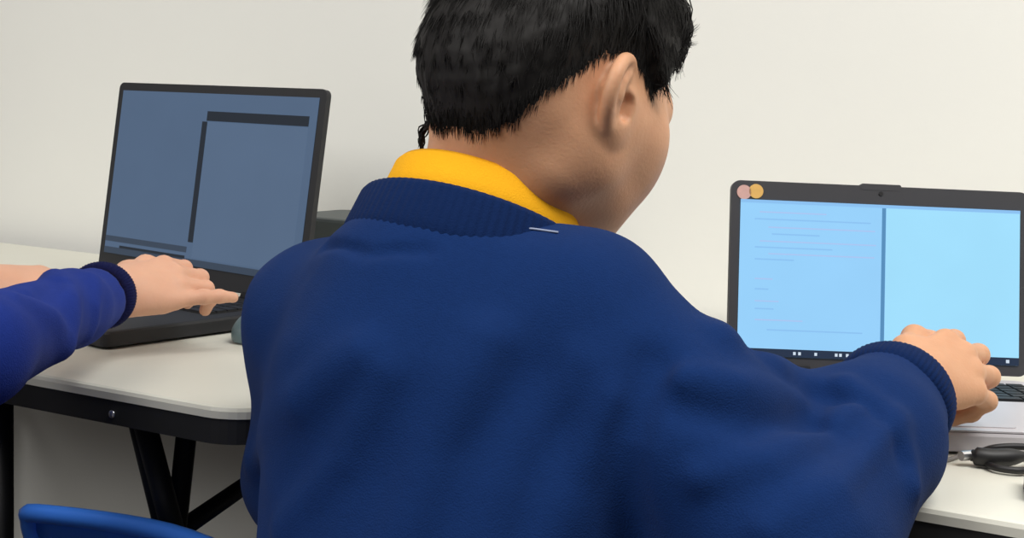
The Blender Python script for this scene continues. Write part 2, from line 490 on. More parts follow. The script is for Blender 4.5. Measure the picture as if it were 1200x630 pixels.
E_icon = emis('white_icons', s2l(205, 220, 235), 1.0)

LL = laptop('laptop', 'black laptop with a dim grey-blue screen, open on the left table',
            -1.0157, 1.1765, -.1774, .1328, .3714, .25, .018, .2428, M_lapblack, M_lapblack, M_key)
w, lh = LL.w, LL.lh
x0, x1 = -w/2+.010, w/2-.010; y1 = lh-.010; y0 = .026
disp = lid_poly(LL, 'screen', rect(x0, y0, x1, y1), E_L, LL.lid)
def seg(L, pts, name, m, parent, z0, z1): return lid_poly(L, name, [lid_uv(L, *p) for p in pts], m, parent, z0, z1)
u = lambda px, py: lid_uv(LL, px, py)
ax, ay = u(246, 131); bx, by = u(364, 136)
# floating window on the right: dark title bar, page, dark left border; second bar below the left page
lid_poly(LL, 'window_page', rect(ax, y0+.010, bx, ay-.012), E_L2, disp, .001, .0014)
lid_poly(LL, 'title_bar', rect(ax-.002, ay-.011, bx, ay+.0005), E_Ldark, disp, .0014, .0018)
lid_poly(LL, 'window_border', rect(ax-.010, u(232, 285)[1], ax-.001, ay-.012), E_Ldark, disp, .001, .0013)
cx, cy = u(180, 284)
lid_poly(LL, 'status_bar', rect(x0, cy-.006, ax-.011, cy+.001), E_Lmid, disp, .001, .0013)
lid_poly(LL, 'panel_line', rect(x0+.03, cy-.014, ax-.013, cy-.010), E_Ldark, disp, .001, .0013)
lid_poly(LL, 'taskbar', rect(x0, y0, x1, y0+.008), E_Lmid, disp, .001, .0013)
lid_poly(LL, 'tray_icon', rect(x1-.035, y0+.002, x1-.024, y0+.007), E_Ldark, disp, .0014, .0017)
tag(LL.pad, 'dark grey touchpad')
bm = bmesh.new(); rounded_slab(bm, .075, .089, -.215, -.207, .018, .0186, .002, 3); from_bm('sticker', bm, mat('pale_sticker', s2l(190, 196, 205), .4), LL.base)

LR = laptop('laptop', 'small laptop with a bright light blue screen and pale palm rest',
            -.2103, 1.1779, .5041, .1905, .2777, .205, .018, .1745, M_lapdark, M_silver, M_key, M_silver, M_silver)
tag(LR.base, 'pale silver base')
w, lh = LR.w, LR.lh
x0, x1 = -w/2+.0085, w/2-.0085; y0 = .014; y1 = lh-.0175
disp = lid_poly(LR, 'screen', rect(x0, y0, x1, y1), E_R, LR.lid)
u = lambda px, py: lid_uv(LR, px, py)
sx, _ = u(1035, 300); by = u(1000, 428)[1]
lid_poly(LR, 'right_page', rect(sx+.002, y0+.007, x1, y1-.002), E_R2, disp, .001, .0013)
lid_poly(LR, 'window_border', rect(sx-.002, y0+.007, sx+.0015, y1), E_Rline, disp, .001, .0014)
lid_poly(LR, 'top_bar', rect(x0, y1-.003, x1, y1), E_Rtext, disp, .0014, .0017)
lid_poly(LR, 'taskbar', rect(x0, y0, x1, y0+.007), E_Rbar, disp, .001, .0014)
ic = []
for px in (930, 936, 955, 979, 984, 992):
    q = u(px, 433)[0]; ic.append((q-.0012, y0+.002, q+.0012, y0+.0048))
ic.append((x1-.012, y0+.002, x1-.009, y0+.005))
rects(LR, 'taskbar_icon', ic, E_icon, disp, .0014, .0017)
tl, tp = [], []
for i, (py, a, b) in enumerate(((248, 890, 968), (256, 884, 1020), (266, 900, 1025), (274, 904, 960), (282, 890, 1026), (289, 884, 975), (297, 900, 1024), (303, 884, 930),
                                (326, 884, 905), (338, 884, 900), (352, 884, 912), (361, 884, 906), (374, 884, 940), (386, 898, 1010))):
    (xa, ya), (xb, yb) = u(a, py), u(b, py)
    (tl if i % 2 else tp).append((xa, ya-.0007, xb, ya+.0005))
rects(LR, 'text_line', tl, E_Rtext, disp, .0012, .0015)
rects(LR, 'text_line', tp, E_Rtext2, disp, .0012, .0015)
# webcam bump on the top edge and the two round stickers
bm = bmesh.new(); rounded_slab(bm, -.019, .019, lh-.004, lh+.0018, -.006, 0.0002, .002, 3, M=LR.lid_e); wb = from_bm('webcam_hump', bm, M_lapdark, LR.lid)
bm = bmesh.new(); bmesh.ops.create_cone(bm, cap_ends=True, segments=14, radius1=.002, radius2=.002, depth=.0008, matrix=LR.lid_e @ Matrix.Translation((0, lh-.007, .0004))); from_bm('webcam', bm, M_cable, wb)
for (px, py, c, nm) in ((872, 225, (206, 164, 156), 'pink round sticker'), (886, 224, (222, 176, 96), 'orange-yellow round sticker')):
    q = u(px, py); bm = bmesh.new(); bmesh.ops.create_cone(bm, cap_ends=True, segments=24, radius1=.0068, radius2=.0066, depth=.0008, matrix=LR.lid_e @ Matrix.Translation((q[0], q[1], .0005)))
    tag(from_bm('sticker', bm, mat('sticker_paper', s2l(*c), .6, noise=.1, nscale=300), LR.lid), nm)

# ------------------------------------------------------------------ people
def basis(fwd, up):
    f = nrm(fwd); r = nrm(np.cross(f, up)); u_ = np.cross(r, f); return np.stack([r, f, u_], 1)   # columns right, forward, up
def hand_prims(wrist, fwd, dorsal, thumb_side, curls, scale=1.0, spread=None, thumb=None):
    """thumb_side=+1: thumb towards the hand's local +x. curls: per finger (index..little) flexion at 3 joints in degrees."""
    f = nrm(fwd); n = nrm(np.asarray(dorsal) - f*(np.asarray(dorsal) @ f)); x = np.cross(f, n)*1.0
    if thumb_side < 0: x = -x
    S = scale; out = []
    W = lambda a, b, c: wrist + S*(x*a + f*b + n*c)
    # palm slab of metacarpals
    mc = [(.024, .066, .002), (.008, .070, .005), (-.008, .066, .004), (-.023, .058, 0)]
    for (a, b, c) in mc:
        out.append((rcone(W(a*.55, .008, 0), W(a, b, c), .0125*S, .0095*S), .012*S))
    out.append((rcone(W(-.012, .012, -.004), W(-.018, .045, -.006), .012*S, .011*S), .012*S))
    out.append((rcone(W(.016, .012, -.006), W(.022, .036, -.008), .012*S, .011*S), .012*S))
    Ls = [(.036, .021, .017), (.040, .024, .018), (.037, .022, .018), (.029, .017, .016)]
    rr = [(.0092, .0084, .0076, .0064), (.0094, .0086, .0077, .0066), (.0091, .0083, .0074, .0063), (.0084, .0076, .0068, .0058)]
    spread = spread or (6, 1, -4, -10)
    tips = []
    for i, ((a, b, c), l3, r4, cu, sp) in enumerate(zip(mc, Ls, rr, curls, spread)):
        p = W(a, b, c); ang = 0.0
        lat = x*math.sin(R(sp)) ; base = nrm(f*math.cos(R(sp)) + lat)
        for j in range(3):
            ang += R(cu[j]); d = base*math.cos(ang) - n*math.sin(ang)
            q = p + d*l3[j]*S
            out.append((rcone(p, q, r4[j]*S, r4[j+1]*S), .003*S if j else .005*S))
            if j == 0 or j == 1:
                out.append((rcone(q, q + n*.0004, r4[j+1]*S*1.06, r4[j+1]*S*1.0), .003*S))
            p = q
        tips.append((p, d))
    th = thumb or ((.030, .030, -.008), (.042, .058, -.014), (.040, .082, -.018))
    p = W(.014, .014, -.006)
    for q, r1, r2 in ((th[0], .0125, .0105), (th[1], .0100, .0085), (th[2], .0085, .0065)):
        q = W(*q); out.append((rcone(p, q, r1*S, r2*S), .009*S)); p = q
    return out, tips

def head_parts(c, B, S):
    """c: point between the ears, B: columns right/forward/up, S: scale"""
    W = lambda x, y, z: c + B @ (np.array([x, y, z])*S)
    E = lambda x, y, z, rx, ry, rz: ellip(W(x, y, z), np.array([rx, ry, rz])*S, B)
    C = lambda a, b, r1, r2: rcone(W(*a), W(*b), r1*S, r2*S)
    it = []
    it.append((E(0, -.006, .030, .073, .089, .082), .02))             # cranium
    it.append((E(0, -.043, -.016, .061, .044, .050), .035))            # back of the skull
    it.append((E(0, .031, -.020, .060, .056, .068), .03))             # face block
    it.append((C((0, .050, -.072), (0, .053, -.077), .019, .017), .035))  # chin
    for s in (-1, 1):
        it.append((C((s*.052, .006, -.050), (s*.018, .053, -.077), .017, .014), .035))
        it.append((C((s*.046, -.014, -.040), (s*.040, -.018, -.060), .020, .018), .03))  # jaw line
        it.append((C((s*.036, .050, -.032), (s*.033, .042, -.048), .026, .021), .03))   # cheeks
        it.append((C((s*.050, .040, -.012), (s*.056, .012, -.012), .017, .015), .03))  # cheekbone
        it.append((C((s*.014, .079, .018), (s*.040, .069, .018), .011, .010), .02))    # brow
    it.append((C((0, .086, .004), (0, .101, -.030), .0075, .0105), .014))              # nose bridge
    for s in (-1, 1): it.append((C((s*.010, .092, -.033), (s*.011, .089, -.034), .0075, .0070), .008))
    it.append((C((-.018, .083, -.055), (.018, .083, -.055), .0062, .0062), .007))      # upper lip
    it.append((C((-.014, .082, -.0645), (.014, .082, -.0645), .0068, .0068), .006))    # lower lip
    ears = []
    for s in (-1, 1):
        # ear frame: out = away from the head and a little back
        pos = lambda yy, zz, o=0: (s*(.070 + o*.9 + (.34 if s > 0 else .12)*(.0-yy)), -.014+yy*1.12, -.008+zz*.86)
        ears.append((C(pos(.004, .004), pos(.004, -.018), .0135, .012), .010))                     # root
        rim = [(.014, .010, -.002), (.012, .026, .002), (.001, .033, .006), (-.011, .028, .009), (-.018, .015, .011), (-.018, .000, .010), (-.013, -.013, .008), (-.005, -.023, .005)]
        rim = smooth_path(rim, 3)
        for a, b in zip(rim, rim[1:]):
            ears.append((C(pos(a[0], a[1], a[2]), pos(b[0], b[1], b[2]), .0040, .0040), .0035))
        blade = [(.006, .022, .001), (-.005, .018, .003), (-.010, .004, .005), (-.007, -.010, .004)]
        for a, b in zip(blade, blade[1:]):
            ears.append((C(pos(*a), pos(*b), .0072, .0068), .005))
        ears.append((C(pos(-.002, -.022, .003), pos(.005, -.028, .002), .0066, .0066), .007))      # lobe
        anti = [(.000, .024, .007), (-.008, .012, .009), (-.008, .000, .009), (-.001, -.010, .007)]
        for a, b in zip(anti, anti[1:]):
            ears.append((C(pos(*a), pos(*b), .0036, .0034), .004))
        ears.append((C(pos(.011, -.004, .004), pos(.011, -.012, .004), .0048, .0042), .004))       # tragus
    subs = []
    for s in (-1, 1):
        subs.append((E(s*.033, .086, .000, .016, .010, .010), .012))                  # eye sockets
        subs.append((C((s*(.082), -.010, -.008), (s*.080, -.009, -.014), .0072, .0060), .004))   # concha
    subs.append((C((-.019, .094, -.0600), (.019, .094, -.0600), .0026, .0026), .004))
    return it, ears, subs, W

def sstep(a, b, x):
    t = np.clip((x-a)/(b-a), 0, 1); return t*t*(3-2*t)
def vnoise(p, s, seed=0):
    """cheap smooth pseudo noise"""
    q = p*s + seed*7.13
    return (np.sin(q[:, 0]*1.0 + 1.7*np.sin(q[:, 1]*.9)) + np.sin(q[:, 1]*1.13 + 1.3*np.sin(q[:, 2]*1.07+1)) + np.sin(q[:, 2]*.97 + 1.5*np.sin(q[:, 0]*1.1+2)))/3

def ribbed_ring(name, m, parent, prof, centre, ax, ex, ey, n=120, rib=.0007, ribs=60, sy=1.0, gap=None):
    """ring swept about an axis: prof is a closed list of (radius, height); height may vary with ex/ey"""
    verts, quads = [], []
    K = len(prof)
    for i in range(n):
        a = 2*math.pi*i/n
        rr = rib*math.cos(a*ribs)
        for (r, hgt) in prof:
            dirv = ex*math.cos(a) + ey*math.sin(a)*sy
            verts.append(centre + dirv*(r+rr) + ax*hgt)
    for i in range(n):
        for k in range(K):
            quads.append((i*K+k, ((i+1) % n)*K+k, ((i+1) % n)*K+(k+1) % K, i*K+(k+1) % K))
    return mesh_np(name, np.array(verts), np.array(quads), m, parent, True)

def strand_mesh(roots, dirs, norms, lens, rad, bend, segs=5):
    """tapered three-sided hairs"""
    n = len(roots); V = []; side = np.cross(dirs, norms); side /= np.linalg.norm(side, axis=1, keepdims=True)+1e-9
    for s in range(segs+1):
        t = s/segs
        c = roots + dirs*(lens*t)[:, None] + norms*((lens*bend[:, 0])*t - lens*bend[:, 1]*t*t)[:, None] + side*((lens*bend[:, 2])*t*t)[:, None]
        r = rad*(1-.85*t)
        for k in range(3):
            a = 2*math.pi*k/3
            V.append(c + (side*math.cos(a) + norms*math.sin(a))*r[:, None])
    V = np.stack(V, 1)                     # n, (segs+1)*3, 3
    m = (segs+1)*3; q = []
    for s in range(segs):
        for k in range(3):
            q.append((s*3+k, s*3+(k+1) % 3, (s+1)*3+(k+1) % 3, (s+1)*3+k))
    q = np.array(q)[None] + (np.arange(n)*m)[:, None, None]
    return V.reshape(-1, 3), q.reshape(-1, 4)

def table_box(x0, x1, yf, yb, g=.003):
    lo = np.array([x0-g, yf-g, TZ-.035-g]); hi = np.array([x1+g, yb+g, TZ+g])
    c = (lo+hi)/2; b = (hi-lo)/2
    def f(p):
        q = np.abs(p-c)-b
        return np.linalg.norm(np.maximum(q, 0), axis=1) + np.minimum(q.max(1), 0)
    return f
TBL = table_box(XL0, XL1, yFL, yFL+.68); TBR = table_box(XR0, XR1, yFR, yFR+.655)
def lap_box(L, d, g=.002):
    Mi = np.array(L.o.matrix_basis.inverted()); w = L.w
    c = np.array([0, -d/2+.004, L.t/2]); b = np.array([w/2+g, d/2+.004+g, L.t/2+g+.001])
    def f(p):
        q = np.abs(p @ Mi[:3, :3].T + Mi[:3, 3] - c)-b
        return np.linalg.norm(np.maximum(q, 0), axis=1) + np.minimum(q.max(1), 0)
    return f

def make_person(K):
    """K: dict of joints (world) and options; returns the body object"""
    hs = K['S']; B = basis(K['face'], K['headup']); c = K['head']
    face, ears, subs, W = head_parts(c, B, hs)
    headf = Field()
    for f, k in face: headf.add(f, k*hs)
    neck = rcone(K['neck0'], K['neck1'], K['neckr'], K['neckr']*.92)
    base = Field(); base.items = list(headf.items); base.add(neck, .037)
    body = Field(); body.items = list(base.items)
    for f, k in subs[::2][:1] + subs[2:3] + subs[4:]: body.sub(f, k*hs)
    for f, k in ears: body.add(f, k*hs)
    for f, k in (subs[1], subs[3]): body.sub(f, k*hs)
    # trunk and limbs
    for a, b, r1, r2, k in K['core']: body.add(rcone(a, b, r1, r2), k)
    for hp, k in K['hands']: body.add(hp, k)
    for o in K['solids']: body.sub(o, .002)
    pts = np.array([x for a, b, *_ in K['core'] for x in (a, b)] + [c] + K['handpts'])
    v, q = surface(body, pts.min(0)-.16, pts.max(0)+.16, K['h'])
    person = mesh_np('person', v, q, K['skin'])
    # ------- hair
    cell = K['hair']
    def loc(p): return ((p-c) @ B)/hs
    az_t = np.radians([0, 20, 40, 56, 64, 75, 84, 100, 118, 132, 150, 165, 180])
    z_t = np.array([.072, .070, .064, .056, .040, .010, .020, .026, .013, -.015, -.050, -.059, -.059]) if not cell.get('zt') else np.array(cell['zt'])
    def hairt(p):
        l = loc(p); az = np.abs(np.arctan2(l[:, 0], l[:, 1]))
        zl = np.interp(az, az_t, z_t) + .0012*np.sin(az*47+1.3) + .0009*np.sin(az*91)
        e = l[:, 2] - zl
        back = sstep(1.2, 2.0, az)
        taper = .010 + .045*back
        t = (cell['t'])*sstep(-.001, taper, e) - .004*(1-sstep(-.006, .001, e))
        t = t + .0010*sstep(.0, .03, e)*vnoise(l, 180) + .0007*sstep(0, .03, e)*vnoise(l, 420, 2)
        top = sstep(.05, .11, l[:, 2]); return (t + cell.get('top', .006)*top)*hs
    hf = lambda p: base(p) - hairt(p)
    ext_ = .15*hs
    v, q = surface(hf, c-ext_, c+ext_, max(K['h'], .002), project=2, slack=1.6)
    e = base(v); keep = (e > .0003)
    fl = keep[q].any(1); q = q[fl]; used = np.unique(q); rem = -np.ones(len(v), int); rem[used] = np.arange(len(used)); v2 = v[used]; q = rem[q]
    n_ = cell['n']
    # strands
    eps = .001
    tt = hairt(v2); l2_ = loc(v2); ok = np.where((tt > .0012) & ((l2_[:, 1] < .035) | (tt > .008)))[0]
    idx = RNG.choice(ok, size=min(n_, len(ok)*3), replace=True)
    rp = v2[idx]
    gr = np.stack([hf(rp+np.eye(3)[i]*eps)-hf(rp-np.eye(3)[i]*eps) for i in range(3)], 1); gr /= np.linalg.norm(gr, axis=1, keepdims=True)+1e-9
    crown = W(.004, -.045, .112)
    fl = rp-crown; fl = fl - gr*(fl*gr).sum(1)[:, None]; fl /= np.linalg.norm(fl, axis=1, keepdims=True)+1e-9
    down = -B[:, 2]; fl = fl + .5*down; fl = fl + RNG.normal(0, .13, fl.shape); fl = fl - gr*(fl*gr).sum(1)[:, None]; fl /= np.linalg.norm(fl, axis=1, keepdims=True)+1e-9
    l = loc(rp)
    lens = (.010 + .016*sstep(-.02, .07, l[:, 2]) + .006*RNG.random(len(rp)))*hs*np.clip(tt[idx]/.008, .35, 1)
    front = (l[:, 1] > .02); lens = np.where(front, lens*.6, lens)
    bend = np.stack([.03+.07*RNG.random(len(rp)), .10+.08*RNG.random(len(rp)), RNG.normal(0, .08, len(rp))], 1)
    bend[front, 0] *= .2; bend[front, 1] += .15
    sv, sq = strand_mesh(rp - gr*.0015, fl, gr, lens, np.full(len(rp), .00045), bend, 4)
    V = np.concatenate([v2, sv]); Q = np.concatenate([q, sq+len(v2)])
    # short hairs that soften the clipped hairline
    edge = np.where((tt < .0045) & (tt > -.0005))[0]
    if len(edge):
        ie = RNG.choice(edge, size=cell['n']//2); pe = v2[ie]
        ge = np.stack([base(pe+np.eye(3)[i]*eps)-base(pe-np.eye(3)[i]*eps) for i in range(3)], 1); ge /= np.linalg.norm(ge, axis=1, keepdims=True)+1e-9
        pe = pe - ge*base(pe)[:, None] + RNG.normal(0, .0012, pe.shape)
        fe = pe-crown + down*.25 + RNG.normal(0, .02, pe.shape); fe = fe - ge*(fe*ge).sum(1)[:, None]; fe /= np.linalg.norm(fe, axis=1, keepdims=True)+1e-9
        le = (.003+.005*RNG.random(len(pe)))*hs
        be = np.stack([.15+.1*RNG.random(len(pe)), .1*np.ones(len(pe)), RNG.normal(0, .1, len(pe))], 1)
        sv, sq = strand_mesh(pe, fe, ge, le, np.full(len(pe), .00032), be, 3)
        Q = np.concatenate([Q, sq+len(V)]); V = np.concatenate([V, sv])
    # fringe hanging over the forehead
    for az0 in np.linspace(-62, 62, 34):
        a0 = R(az0); ca, sa = math.cos(a0), math.sin(a0)
        def onhead(z, off):
            p0 = np.array([0, -.006, z]); 
            for rr_ in np.linspace(.02, .13, 56):
                pw = W(p0[0]+sa*rr_, p0[1]+ca*rr_, z)
                if base(pw[None])[0] > off*hs: return pw
            return pw
        zz0 = .050 + .010*RNG.random() + .006*abs(az0)/62*-1
        cell.setdefault('locks', []).append((dict(p=[onhead(.106, .009), onhead(.086, .0155), onhead(.068, .013), onhead(zz0, .006)], n=26, j=.0019), .0008))
    # hand-placed locks (fringe, sideburn, nape)
    for (pts, r0) in cell.get('locks', []):
        for _ in range(pts['n']):
            pth = [np.asarray(x) + RNG.normal(0, pts['j'], 3) for x in pts['p']]
            pth = smooth_path(pth, 3); m = len(pth); ring = []
            vv = []
            for i, x in enumerate(pth):
                t = nrm(pth[min(i+1, m-1)]-pth[max(i-1, 0)]); a = nrm(np.cross(t, [.3, .2, .9])); b = np.cross(t, a); rr = r0*(1-.8*i/(m-1))
                for k in range(3): vv.append(x + rr*(a*math.cos(2.094*k)+b*math.sin(2.094*k)))
            qq = [(i*3+k, i*3+(k+1) % 3, (i+1)*3+(k+1) % 3, (i+1)*3+k) for i in range(m-1) for k in range(3)]
            Q = np.concatenate([Q, np.array(qq)+len(V)]); V = np.concatenate([V, np.array(vv)])
    hair = mesh_np('hair', V, Q, M_hair, person)
    # ------- eyes
    for s in (-1, 1):
        ec = W(s*.033, .0755, .000)
        bm = bmesh.new(); bmesh.ops.create_uvsphere(bm, u_segments=20, v_segments=14, radius=.0115*hs, matrix=Matrix.Translation(ec)); eye = from_bm('eye', bm, M_eye, person, True)
        bm = bmesh.new(); bmesh.ops.create_uvsphere(bm, u_segments=16, v_segments=10, radius=.0062*hs, matrix=Matrix.Translation(ec + B[:, 1]*.0066*hs)); from_bm('iris', bm, M_iris, eye, True)
        bm = bmesh.new(); tube(bm, smooth_path([W(s*.016, .0905, .017), W(s*.033, .0885, .023), W(s*.050, .072, .019)], 5), [.0016*hs]*11); from_bm('eyebrow', bm, M_hair, person, True)
    return person, body, W, B

def sweater(K, person, m):
    F = Field()
    for a, b, r1, r2, k in K['cloth']: F.add(rcone(a, b, r1, r2) if not callable(a) else a, k)
    plain = Field(); plain.items = list(F.items)
    ridges = []
    for pix, amp, wid in K.get('folds', []):
        pts = np.array([trace(plain, *p) for p in pix]); ridges.append((pts, amp, wid))
    for pts3, amp, wid in K.get('folds3', []): ridges.append((np.array(pts3), amp, wid))
    def fold(p, d):
        o = np.zeros(len(p)); near = np.abs(d) < .05
        if not near.any(): return o
        pp = p[near]; acc = np.zeros(len(pp))
        for pts, amp, wid in ridges:
            dm = np.full(len(pp), 9.)
            for a, b in zip(pts, pts[1:]):
                ba = b-a; h = np.clip(((pp-a) @ ba)/(ba @ ba+1e-12), 0, 1)
                dm = np.minimum(dm, np.linalg.norm(pp-a-h[:, None]*ba, axis=1))
            acc -= 1.3*amp*np.exp(-(dm/wid)**2)
        acc -= .0016*vnoise(pp, 38, 3) + .0008*vnoise(pp, 85, 5)
        o[near] = acc; return o
    F.disp(fold)
    for f in K['cloth_sub']: F.sub(f, .004)
    for o in K['solids']: F.sub(o, .006)
    pts = np.array([x for a, b, *_ in K['cloth'] if not callable(a) for x in (a, b)])
    v, q = surface(F, pts.min(0)-.13, pts.max(0)+.13, K.get('hc', .0035), slack=1.5)
    return mesh_np('jumper', v, q, m, person), plain

# ---------------- the boy
bF = nrm(camv(math.sin(R(36)), 0, math.cos(R(36)))*np.array([1, 1, 0]))       # where his chest faces
bR = np.cross(bF, [0, 0, 1.0]); UP = np.array([0, 0, 1.0])
shR = P(682, 374, .835); shL = P(380, 380, .945)
elR = P(925, 655, .755); wrR = P(1054, 456, .902)
elL = P(368, 560, 1.00)
wrL = P(500, 480, 1.075)
nb = P(553, 262, .898)
chest = P(528, 430, .885); belly = P(520, 640, .865); pelv = P(512, 850, .84)
hc = P(646, 112, .905)
hd = camv(math.sin(R(44)), 0, math.cos(R(44))); hd = nrm(nrm(hd*np.array([1, 1, 0]))*math.cos(R(20)) + np.array([0, 0, -1.0])*math.sin(R(20)))
hU = nrm(np.array([0, 0, 1.0]) + CU*.0)
SEAT = .42
# chair seat height fixes pelvis; thighs run forward under the table
pelv = np.array([pelv[0], pelv[1], SEAT+.095])
hipR = pelv + bR*.075; hipL = pelv - bR*.075
knR = hipR + bF*.33 + bR*.03 + UP*(-.01); knL = hipL + bF*.33 - bR*.03 + UP*(-.01)
anR = np.array([knR[0], knR[1], .075]) - bF*.03; anL = np.array([knL[0], knL[1], .075]) - bF*.02
# hands
hf_ = camv(.80, .12, .58); hn_ = camv(-.46, .24, -.85)
wr_in = wrR
handR, tipsR = hand_prims(wrR + nrm(hf_)*.012 + UP*.004, hf_, hn_, -1, [(24, 84, 50), (20, 84, 50), (20, 80, 48), (26, 72, 44)], .92, (10, 3, -5, -13))
lf_ = nrm(bF*.9 + bR*.25); ln_ = UP
handL, tipsL = hand_prims(wrL + lf_*.01, lf_, ln_, 1, [(18, 30, 18)]*4, .92)
solids = [TBL, TBR, lap_box(LL, .25), lap_box(LR, .205)]
boy = dict(S=.98, face=hd, headup=hU, head=hc, neck0=nb, neck1=P(628, 142, .892), neckr=.0455, skin=M_skin, h=.0019,
    core=[(nb, chest, .043, .062, .02), (chest, belly, .075, .07, .05), (belly, pelv, .07, .08, .05),
          (nb-UP*.095, shR-UP*.03, .022, .024, .01), (nb-UP*.095, shL-UP*.03, .022, .024, .01),
          (shR-UP*.006, elR, .034, .029, .03), (elR, wrR, .029, .0205, .015), (wrR, wrR+nrm(hf_)*.03, .0205, .019, .01),
          (shL, elL, .036, .029, .03), (elL, wrL, .029, .0205, .015), (wrL, wrL+lf_*.03, .0205, .019, .01)],
    hands=handR+handL, handpts=[t for t, _ in tipsR+tipsL], solids=solids,
    hair=dict(t=.011, top=.008, n=16000, locks=[]))
def lock(pp, n, j): return (dict(p=pp, n=n, j=j), .0009)
boy['hair']['locks'] = [
    lock([P(503, 144, .90), P(496, 154, .899), P(494, 164, .899), P(494, 176, .900)], 40, .0012)]
boy['solids_body'] = solids
person, bodyf, Wb, Bb = make_person(boy)
tag(person, 'boy seen from behind in navy jumper with yellow polo collar, at the bright laptop', 'person')
wd = nrm(wrR-elR)
_td = camv(math.sin(R(34)), 0, math.cos(R(34))); _td = nrm(_td*np.array([1, 1, 0]))
jaxis = nrm(UP*math.cos(R(25)) + _td*math.sin(R(25)))       # lean of the neck opening
ringc = P(557, 268, .897)
jex = nrm(bR - jaxis*(bR @ jaxis)); jey = np.cross(jaxis, jex)
nbc = P(556, 342, .895); chc = P(526, 462, .885)
boy['cloth'] = [(nbc, chc, .040, .103, .03), (chc - bF*.01, belly, .103, .105, .04), (belly, pelv+UP*.02, .105, .118, .05),
    (nbc, shR, .042, .052, .03), (nbc, shL, .042, .053, .03),
    (chc-bR*.06+UP*.02, belly-bR*.05, .080, .085, .03), (chc+bR*.05+UP*.02, belly+bR*.05, .080, .085, .03),
    (P(875, 474, .820), P(995, 492, .862), .028, .030, .03),
    (belly+bR*.07, shR*.55+elR*.45, .070, .050, .03), (belly+bR*.07-UP*.12, elR, .070, .045, .03),
    (ringc - jaxis*.115, ringc - jaxis*.074, .100, .098, .02),
    (shR, shR*.45+elR*.55, .053, .055, .03), (shR*.45+elR*.55, elR, .055, .056, .02), (elR, elR*.35+wrR*.65, .056, .049, .02), (elR*.35+wrR*.65, wrR - wd*.012, .049, .038, .015),
    (shL, elL, .053, .050, .03), (elL, wrL, .050, .034, .02)]
boy['cloth_sub'] = [rcone(ringc - jaxis*.03, ringc + jaxis*.12, .072, .085),
                    rcone(wrR - wd*.03, wrR + wd*.05, .029, .032), rcone(wrL-nrm(wrL-elL)*.02, wrL+nrm(wrL-elL)*.05, .030, .032)]
boy['folds'] = [([(300, 540), (350, 470), (420, 415)], .007, .014), ([(470, 640), (510, 520), (570, 400)], .006, .016),
    ([(330, 620), (400, 540), (450, 440)], .004, .012),
    ([(560, 640), (610, 520), (680, 430)], .004, .016), ([(735, 640), (732, 520), (765, 430)], -.009, .014),
    ([(640, 640), (670, 560), (720, 470)], .004, .014),
    ([(845, 395), (880, 400), (905, 430)], .008, .012), ([(800, 440), (870, 450), (930, 470)], .005, .010), ([(800, 480), (880, 500), (960, 500)], -.005, .010),
    ([(820, 560), (900, 540), (1000, 480)], .005, .010), ([(900, 620), (980, 570), (1050, 490)], .005, .010), ([(960, 460), (1020, 480), (1060, 540)], -.004, .008),
    ([(990, 450), (1050, 500), (1070, 570)], .005, .009), ([(380, 288), (430, 296), (500, 292)], -.003, .005)]
jump, boyplain = sweater(boy, person, M_navy)
# rib neckband
ex, ey = jex, jey
prof = [(.0885, -.038), (.0872, -.018), (.0835, .006), (.0815, .0095), (.0790, .007), (.082, -.012), (.082, -.038)]
ribbed_ring('neckband', M_navyrib, jump, prof, ringc - jaxis*.007, jaxis, ex, ey, 540, .0003, 90, 1.0)
# cuff ribs
def cuff(name, m, parent, wr, d, r0, r1, L, back=.012):
    a = nrm(np.cross(d, UP)); b = np.cross(a, d)
    pr = [(r0+.002, -L), (r0+.004, -L*.7), (r0+.003, -L*.35), (r1+.002, -.003), (r1, 0), (r1-.004, -.002), (r1-.004, -L*.5), (r0-.004, -L)]
    ribbed_ring(name, m, parent, pr, wr - d*back, d, a, b, 420, .0003, 70)
cuff('cuff', M_navyrib, jump, wrR, wd, .0385, .036, .030, -.004)
cuff('cuff', M_navyrib, jump, wrL, nrm(wrL-elL), .036, .034, .04, -.004)
# polo collar: a folded-over band standing inside the neckband, open at the throat
def polo_collar(parent, cen, axv, ex, ey, r, m):
    prof = [(r+.0045, -.020), (r+.0035, .000), (r+.0015, .014), (r-.001, .0175), (r-.0035, .014), (r-.004, 0), (r-.003, -.020)]
    n = 150; V = []; Q = []; Kp = len(prof)
    for i in range(n+1):
        a = R(90+14) + R(360-28)*i/n                 # gap centred on the throat (+ey)
        dirv = ex*math.cos(a) + ey*math.sin(a)
        fr = .5+.5*math.sin(a)                        # 1 at the throat, 0 at the nape
        for (rr, hh) in prof:
            V.append(cen + dirv*(rr + .002*math.sin(3*a)) + axv*(hh + .004*(1-fr)))
    for i in range(n):
        for k in range(Kp):
            Q.append((i*Kp+k, i*Kp+(k+1) % Kp, (i+1)*Kp+(k+1) % Kp, (i+1)*Kp+k))
    o = mesh_np('polo_collar', np.array(V), np.array(Q), m, parent, True)
    return o
pc = polo_collar(person, ringc + jaxis*.008, jaxis, jex, jey, .0675, M_yellow)
tag(pc, 'bright yellow polo shirt collar')
bm = bmesh.new(); tube(bm, [trace(boyplain, *p)+(CAM-trace(boyplain, *p))*.004 for p in ((611, 267), (625, 268), (640, 270), (654, 272))], .0007, 8)
tag(from_bm('trim', bm, M_whitepipe, jump, True), 'white edge below the yellow collar')
